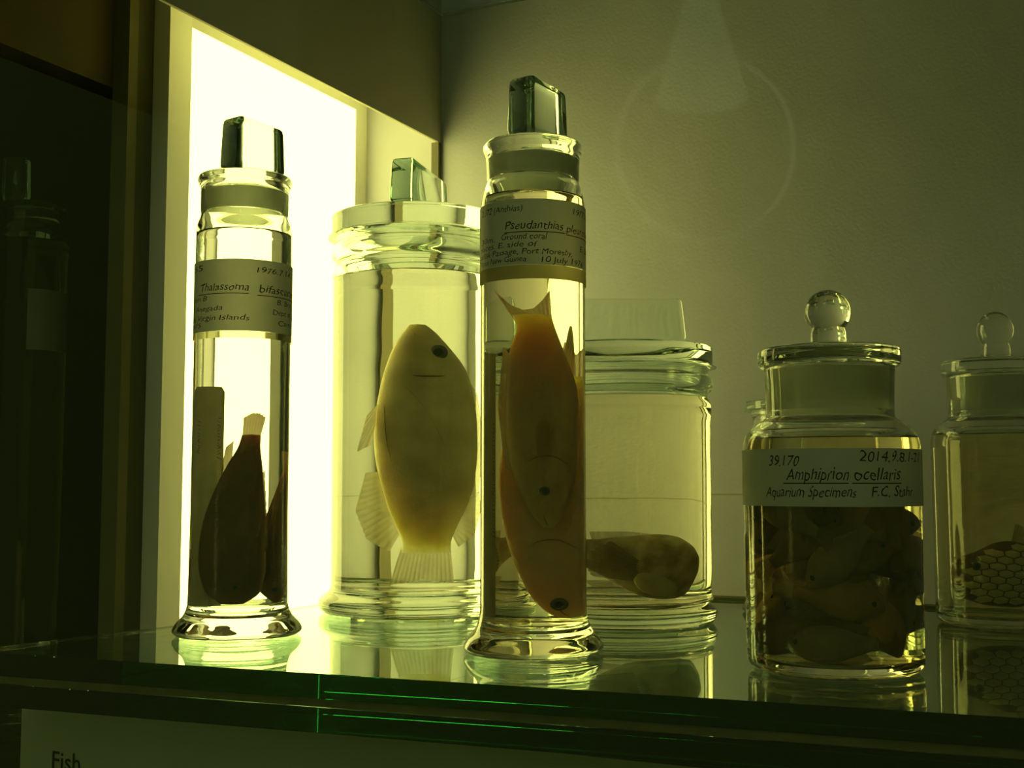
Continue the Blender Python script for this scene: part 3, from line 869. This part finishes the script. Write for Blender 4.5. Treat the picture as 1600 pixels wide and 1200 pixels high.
wrasse('broad dark wrasse tail up in the middle of the tube by the light box',
       [(938, 362, 392), (925, 344, 414), (900, 331, 424), (850, 327, 426), (800, 336, 425), (760, 351, 422), (725, 368, 419), (700, 382, 416), (680, 388, 417)], 938, 682,
       -AWAY * 0.010, ([(685, 388), (685, 416)], [(655, 390), (648, 402), (648, 414), (655, 425)]), 0.0140,
       (('anal_fin', [(745, 358), (715, 374)], [(735, 358), (700, 364), (690, 376)]), ('dorsal_fin', [(860, 426), (740, 420)], [(850, 432), (735, 424)])))
wrasse('narrow dark wrasse pressed against the right wall of the tube by the light box',
       [(938, 424, 434), (925, 410, 442), (880, 402, 446), (820, 410, 446), (770, 426, 445), (740, 435, 444)], 940, 738,
       AWAY * 0.012 - RIGHT * 0.002, ([(740, 436), (740, 446)], [(705, 434), (706, 448)]), 0.0095)
wrasse('small dark wrasse low behind the paper slip in the tube by the light box',
       [(932, 336, 350), (918, 322, 366), (870, 320, 372), (830, 324, 362), (800, 330, 350)], 930, 800,
       AWAY * 0.017 + RIGHT * 0.002, ([(802, 330), (802, 350)], [(775, 326), (772, 354)]), 0.0060,
       (('pelvic_fin', [(925, 330), (900, 324)], [(935, 316), (890, 314)]),))

def slip(name, label, jar_loc, off, zlo, zhi, wid, turn, lines, group=None):
    """curled paper slip standing in a jar, with pencil marks running down it"""
    o = empty(name, Vector(jar_loc) + off + Vector((0, 0, zlo)), label, 'paper slip', group)
    d = (RIGHT * math.cos(turn) + AWAY * math.sin(turn)).normalized()
    orient(o, d, UPV)
    h = zhi - zlo
    bm = bmesh.new()
    n = 10
    g = []
    for i in range(n + 1):
        u = i / n - 0.5
        x, y = wid * u, -0.18 * wid * (1 - 4 * u * u)
        zt = h - (0.004 if abs(u) > 0.42 else 0.0)
        g.append((bm.verts.new((x, y, 0)), bm.verts.new((x, y, zt)), bm.verts.new((x, y + 0.0004, zt)), bm.verts.new((x, y + 0.0004, 0))))
    for A, B in zip(g, g[1:]):
        bm.faces.new((A[0], B[0], B[1], A[1]))
    bmesh.ops.delete(bm, geom=[v for v in bm.verts if not v.link_faces], context='VERTS')
    pp = from_bm('paper', bm, M['slip'], o)
    for u, z0, z1 in lines:
        y = -0.18 * wid * (1 - 4 * u * u) - 0.0003
        bm = bmesh.new()
        zz = z1
        while zz > z0:
            w = rt.uniform(0.0016, 0.0032)
            sl = rt.uniform(-0.0012, 0.0012)
            vs = [bm.verts.new(p) for p in ((u * wid - w / 2, y, zz + sl), (u * wid + w / 2, y, zz - sl), (u * wid + w / 2, y, zz - sl - 0.0005), (u * wid - w / 2, y, zz + sl - 0.0005))]
            bm.faces.new(vs)
            zz -= rt.uniform(0.0018, 0.0035)
        from_bm('pencil_marks', bm, M['ink'], o)
    return o
slip('paper_slip', 'greenish paper slip upright in the tube by the light box', L1, -RIGHT * 0.0205 - AWAY * 0.004, 0.0236, 0.2045, 0.022, 0.35, ((-0.3, 0.125, 0.152), (0.32, 0.12, 0.155)))
slip('paper_slip', 'narrow written paper slip upright in the tall front tube', L3, -RIGHT * 0.0235 + AWAY * 0.008, 0.0240, 0.222, 0.018, 0.9, ((0.0, 0.060, 0.145),))

# --- brown fish slumped in the short cylinder
k = 4.35e-4
fC = empty('brown_fish', Vector(L4) + RIGHT * 0.0480 + Vector((0, 0, 0.0360)) - AWAY * 0.008, 'brown striped fish slumped at the bottom of the short cylinder jar', 'fish')
orient(fC, -RIGHT + UPV * 0.42, UPV)
Lc = 0.098
def bendC(x, y, z):
    s = x / Lc
    return (x - z * 0.35 * s, y - 0.016 * s * s, z - 0.006 * s * s)
fish_body('body', Lc, [(0, 0.010), (0.025, 0.018), (0.10, 0.027), (0.22, 0.033), (0.42, 0.033), (0.65, 0.023), (0.85, 0.013), (1, 0.010)], [(0, -0.008), (0.025, -0.015), (0.10, -0.022), (0.22, -0.025), (0.42, -0.021), (0.65, -0.014), (0.85, -0.010), (1, -0.009)],
          [(0, 0.003), (0.08, 0.013), (0.3, 0.020), (0.55, 0.016), (0.8, 0.009), (1, 0.004)], BRWN, fC, 0.42, bendC, crease=0.3)
ball('gill_cover', (0.024, 0.0165, -0.010), 0.0135, PALE, fC, (1.25, 0.45, 0.80))
fin('tail_fin', [(Lc * 0.99, 0.010), (Lc * 0.99, -0.009)], [(Lc * 1.15, 0.016), (Lc * 1.12, 0.0), (Lc * 1.15, -0.014)], BRWN_F, fC, 10, 0.0005, bend=bendC)
fin('dorsal_fin', [(Lc * 0.30, 0.0265), (Lc * 0.6, 0.020), (Lc * 0.82, 0.012)], [(Lc * 0.38, 0.033), (Lc * 0.66, 0.028), (Lc * 0.9, 0.020)], BRWN_F, fC, 12, 0.0005, bend=bendC)
fin('pectoral_fin', [(Lc * 0.40, 0.004), (Lc * 0.40, -0.013)], [(Lc * 0.74, 0.016), (Lc * 0.80, 0.003), (Lc * 0.78, -0.010), (Lc * 0.66, -0.019)], BRWN_F, fC, 10, 0.0012, y0=0.0200, lean=-0.001, bend=bendC)
fin('pelvic_fin', [(Lc * 0.40, -0.020), (Lc * 0.50, -0.018)], [(Lc * 0.55, -0.030), (Lc * 0.66, -0.024)], BRWN_F, fC, 7, 0.0005, bend=bendC)
eye(fC, 0.0135, -0.0135, 0.003, 0.0036, EYE_G, EYE_D)
eye(fC, 0.0135, 0.0135, 0.003, 0.0036, EYE_G, EYE_D)

# --- heap of clownfish
def make_clown(label):
    f = empty('clownfish', (0, 0, 0), label, 'fish', 'clownfish heaped in the jar')
    L = 0.043
    fish_body('body', L, [(0, 0.001), (0.08, 0.0045), (0.3, 0.0098), (0.5, 0.0102), (0.75, 0.0065), (0.9, 0.0040), (1, 0.0036)], [(0, -0.001), (0.08, -0.0042), (0.3, -0.0092), (0.5, -0.0098), (0.75, -0.0062), (0.9, -0.0040), (1, -0.0036)],
              [(0, 0.0008), (0.1, 0.0032), (0.35, 0.0056), (0.6, 0.0045), (0.85, 0.0022), (1, 0.0012)], CLWN[0], f, 0.3, n=26, m=16)
    fin('tail_fin', [(L * 0.98, 0.0036), (L * 0.98, -0.0036)], [(L * 1.22, 0.0066), (L * 1.27, 0.0), (L * 1.22, -0.0066)], CLWN_F, f, 6, 0.0002)
    fin('dorsal_fin', [(L * 0.34, 0.0096), (L * 0.6, 0.0088), (L * 0.85, 0.0046)], [(L * 0.40, 0.0130), (L * 0.66, 0.0125), (L * 0.94, 0.0088)], CLWN_F, f, 8, 0.0002)
    fin('anal_fin', [(L * 0.60, -0.0086), (L * 0.85, -0.0046)], [(L * 0.68, -0.0126), (L * 0.93, -0.0086)], CLWN_F, f, 5, 0.0002)
    for s in (1, -1):
        ball('eye', (L * 0.13, s * 0.0034, 0.0016), 0.0017, EYE_D, f, (1, 0.5, 1), 12)
    f.scale = (1.22, 1.22, 1.22)
    return f
def copy_tree(o):
    c = o.copy(); COL.objects.link(c)
    for ch in list(o.children):
        d = ch.copy(); COL.objects.link(d); d.parent = c
    return c
proto = make_clown('clownfish')
front = Vector((math.cos(f5), math.sin(f5), 0))
side = Vector((-front.y, front.x, 0))       # to the right as seen from the front
placed = []
def spheres(c, x):
    return [c + x * (s * 0.0140) for s in (-1.5, -0.5, 0.5, 1.5)]
def try_place(c, x, r=0.0128):
    sp = spheres(c, x)
    for q in sp:
        if math.hypot(q.x, q.y) > 0.0425 or q.z < 0.0195: return False
    for e in (c + x * 0.031, c - x * 0.031):
        if math.hypot(e.x, e.y) > 0.0525 or e.z < 0.0125: return False
    for other in placed:
        for a in sp:
            for b in other[2]:
                if (a - b).length < r: return False
    return True
hand = [  # (side, toward front, height, direction(side, front, up), label)
    (-0.004, 0.034, 0.0480, (-0.95, 0.0, 0.20), 'tan clownfish lying level across the middle of the clownfish jar'),
    (-0.022, 0.026, 0.0800, (-0.80, 0.0, -0.60), 'clownfish slanting up just below the label of the clownfish jar'),
    (-0.024, 0.024, 0.0240, (0.9, 0.1, 0.25), 'clownfish low in the corner nearest the hidden jar'),
    (0.026, 0.026, 0.0400, (-0.4, 0.0, 0.9), 'clownfish on end low at the right of the clownfish jar'),
    (0.034, 0.018, 0.0960, (0.25, 0.1, -0.95), 'clownfish standing on its head at the right below the label'),
    (0.006, 0.030, 0.0180, (0.95, 0.1, 0.05), 'clownfish flat on the jar floor at the front'),
]
for s_, fr, z, d, lb_ in hand:
    c = side * s_ * 0.88 + front * fr * 0.95 + UPV * (z + 0.003)
    x = (side * d[0] + front * d[1] + UPV * d[2]).normalized()
    placed.append((c, x, spheres(c, x), lb_))
rnd = random.Random(11)
tries = 0
while len(placed) < 44 and tries < 60000:
    tries += 1
    zmax = 0.035 + 0.075 * min(1, tries / 15000)
    a, r_ = rnd.uniform(0, 2 * PI), 0.044 * math.sqrt(rnd.random())
    c = Vector((r_ * math.cos(a), r_ * math.sin(a), rnd.uniform(0.018, zmax)))
    x = Vector((rnd.gauss(0, 1), rnd.gauss(0, 1), rnd.gauss(0, 0.6))).normalized()
    if try_place(c, x):
        placed.append((c, x, spheres(c, x), None))
meshes_by_tone = {}
for i, (c, x, sp, lb_) in enumerate(placed):
    o = proto if i == 0 else copy_tree(proto)
    tone = (0 if i == 0 else 1 if i == 1 else rnd.randrange(3))
    if lb_ is None:
        sd = c.dot(side)
        lb_ = '%s clownfish %s of the heap, %s, %s' % (('tan', 'brown', 'grey')[tone], 'at the foot' if c.z < 0.04 else 'at half height' if c.z < 0.075 else 'near the top',
              'towards the hidden jar' if sd < -0.014 else 'towards the boxfish jar' if sd > 0.014 else 'in its middle', 'in front' if c.dot(front) > 0.012 else 'at the back' if c.dot(front) < -0.012 else 'deep inside')
    o['label'] = lb_
    for ch in o.children:
        if ch.name.startswith('body'):
            if tone not in meshes_by_tone:
                if tone == 0: meshes_by_tone[tone] = ch.data if i == 0 else proto_body
                else:
                    m_ = ch.data.copy(); m_.materials[0] = CLWN[tone]; meshes_by_tone[tone] = m_
            ch.data = meshes_by_tone[tone]
    if i == 0: proto_body = [ch for ch in o.children if ch.name.startswith('body')][0].data
    up_v = (side * rnd.gauss(0, 0.5) + UPV) if i >= 6 else (UPV + side * 0.2)
    orient(o, x, up_v - front * (0.0 if i < 6 else rnd.uniform(-0.8, 0.8)))
    o.location = Vector(L5) + c - x * (0.055 * 0.60)

# --- honeycomb boxfish
fH = empty('boxfish', Vector(L7) + Vector((0.0, 0, 0.046)) - RIGHT * 0.037, 'brown boxfish with pale honeycomb plates in the dim jar', 'fish')
orient(fH, RIGHT - UPV * 0.06, UPV)
BOXF = mat_fish('boxfish_skin', (0.16, 0.085, 0.03), (0.24, 0.13, 0.05), 0.2, (0.01, 0.006, 0.003), 40, 300, 0.3)
PLATE = mat_fish('boxfish_plate', (0.80, 0.68, 0.44), (0.88, 0.76, 0.52), 0.2, (0.01, 0.006, 0.003), 60, 300, 0.2)
Lh = 0.066
hu = [(0, 0.004), (0.1, 0.012), (0.3, 0.020), (0.55, 0.030), (0.8, 0.026), (1, 0.012)]
hl = [(0, -0.006), (0.1, -0.018), (0.3, -0.025), (0.55, -0.027), (0.8, -0.024), (1, -0.006)]
ht = [(0, 0.004), (0.1, 0.012), (0.3, 0.0185), (0.55, 0.020), (0.8, 0.015), (1, 0.006)]
fish_body('body', Lh, hu, hl, ht, BOXF, fH, 0.0)
hexme = {}
def plate(cx_, cz_, r):
    key = 0
    bm = bmesh.new()
    rings = []
    for rr, dy in ((r, 0.0), (r * 0.86, -0.0010), (r * 0.35, -0.0016)):
        ring = []
        for q in range(6):
            a = PI / 3 * q + PI / 6
            x, z = cx_ + rr * math.cos(a) * 1.16, cz_ + rr * math.sin(a) * 0.69
            t_ = x / Lh
            U, D, T_ = float(spl(hu, [t_])[0]), float(spl(hl, [t_])[0]), float(spl(ht, [t_])[0])
            ca = max(-0.97, min(0.97, (z - (U + D) / 2) / ((U - D) / 2)))
            y = -T_ * math.sqrt(1 - ca * ca) ** 0.9
            ring.append(bm.verts.new((x, y + dy, z)))
        rings.append(ring)
    for A, B in zip(rings, rings[1:]):
        for q in range(6):
            bm.faces.new((A[q], A[(q + 1) % 6], B[(q + 1) % 6], B[q]))
    bm.faces.new(rings[-1])
    bmesh.ops.recalc_face_normals(bm, faces=bm.faces)
    from_bm('plate', bm, PLATE, fH)
for row in range(-4, 5):
    for c_ in range(0, 6):
        cx_ = 0.009 + c_ * 0.0112 + (0.0056 if row % 2 else 0)
        cz_ = row * 0.0058 + 0.002
        t_ = cx_ / Lh
        if t_ > 0.92: continue
        U, D = float(spl(hu, [t_])[0]), float(spl(hl, [t_])[0])
        if D + 0.003 < cz_ < U - 0.003:
            plate(cx_, cz_, 0.0051)
fin('tail_fin', [(Lh * 0.98, 0.006), (Lh * 0.98, -0.002)], [(Lh * 1.28, 0.012), (Lh * 1.28, -0.008)], BRWN_F, fH, 8, 0.0004)
fin('dorsal_fin', [(Lh * 0.62, 0.028), (Lh * 0.80, 0.024)], [(Lh * 0.66, 0.046), (Lh * 0.92, 0.040)], BRWN_F, fH, 7, 0.0004)
eye(fH, Lh * 0.17, -0.0150, 0.007, 0.0038, EYE_G, EYE_D)

# ================================================================== jar in the dark neighbouring case
Ln = (-1.20, 1.10, -0.18)
sn = box('neighbour_shelf', (-2.15, 0.75, -0.20), (-0.90, 1.28, -0.181), M['stile_d'])
tag(sn, 'dark shelf inside the unlit neighbouring case', 'shelf')
outer = [(0, 0.002), (0.042, 0.0)] + smooth_profile([(0.050, 0.0), (0.054, 0.005), (0.048, 0.014), (0.044, 0.026), (0.043, 0.05)], 4)[1:] + [(0.043, 0.595)] + smooth_profile([(0.043, 0.595), (0.0425, 0.615), (0.035, 0.628), (0.035, 0.642), (0.038, 0.646)], 4)[1:]
jn = jar('dim tall jar in the unlit neighbouring case', Ln, outer, [(0.032, 0.646), (0.032, 0.628), (0.0395, 0.606)], [(0, 0.02), (0.034, 0.02), (0.039, 0.03), (0.0395, 0.606)], 0.606, LIQ_YEL)
st = lathe('stopper', [(0, 0.630), (0.030, 0.630), (0.031, 0.6462), (0.038, 0.6462), (0.038, 0.653), (0, 0.655)], M['jar'], jn, 48)
handle('handle', st, (-0.01, -0.02, 0.655), RIGHT, 0.03, 0.022, 0.055, M['handle'])
arc_label(jn, 'paper_label', 0.0435, 0.467, 0.542, -5, 85, facing(Ln), M['paper'], sheet=True)
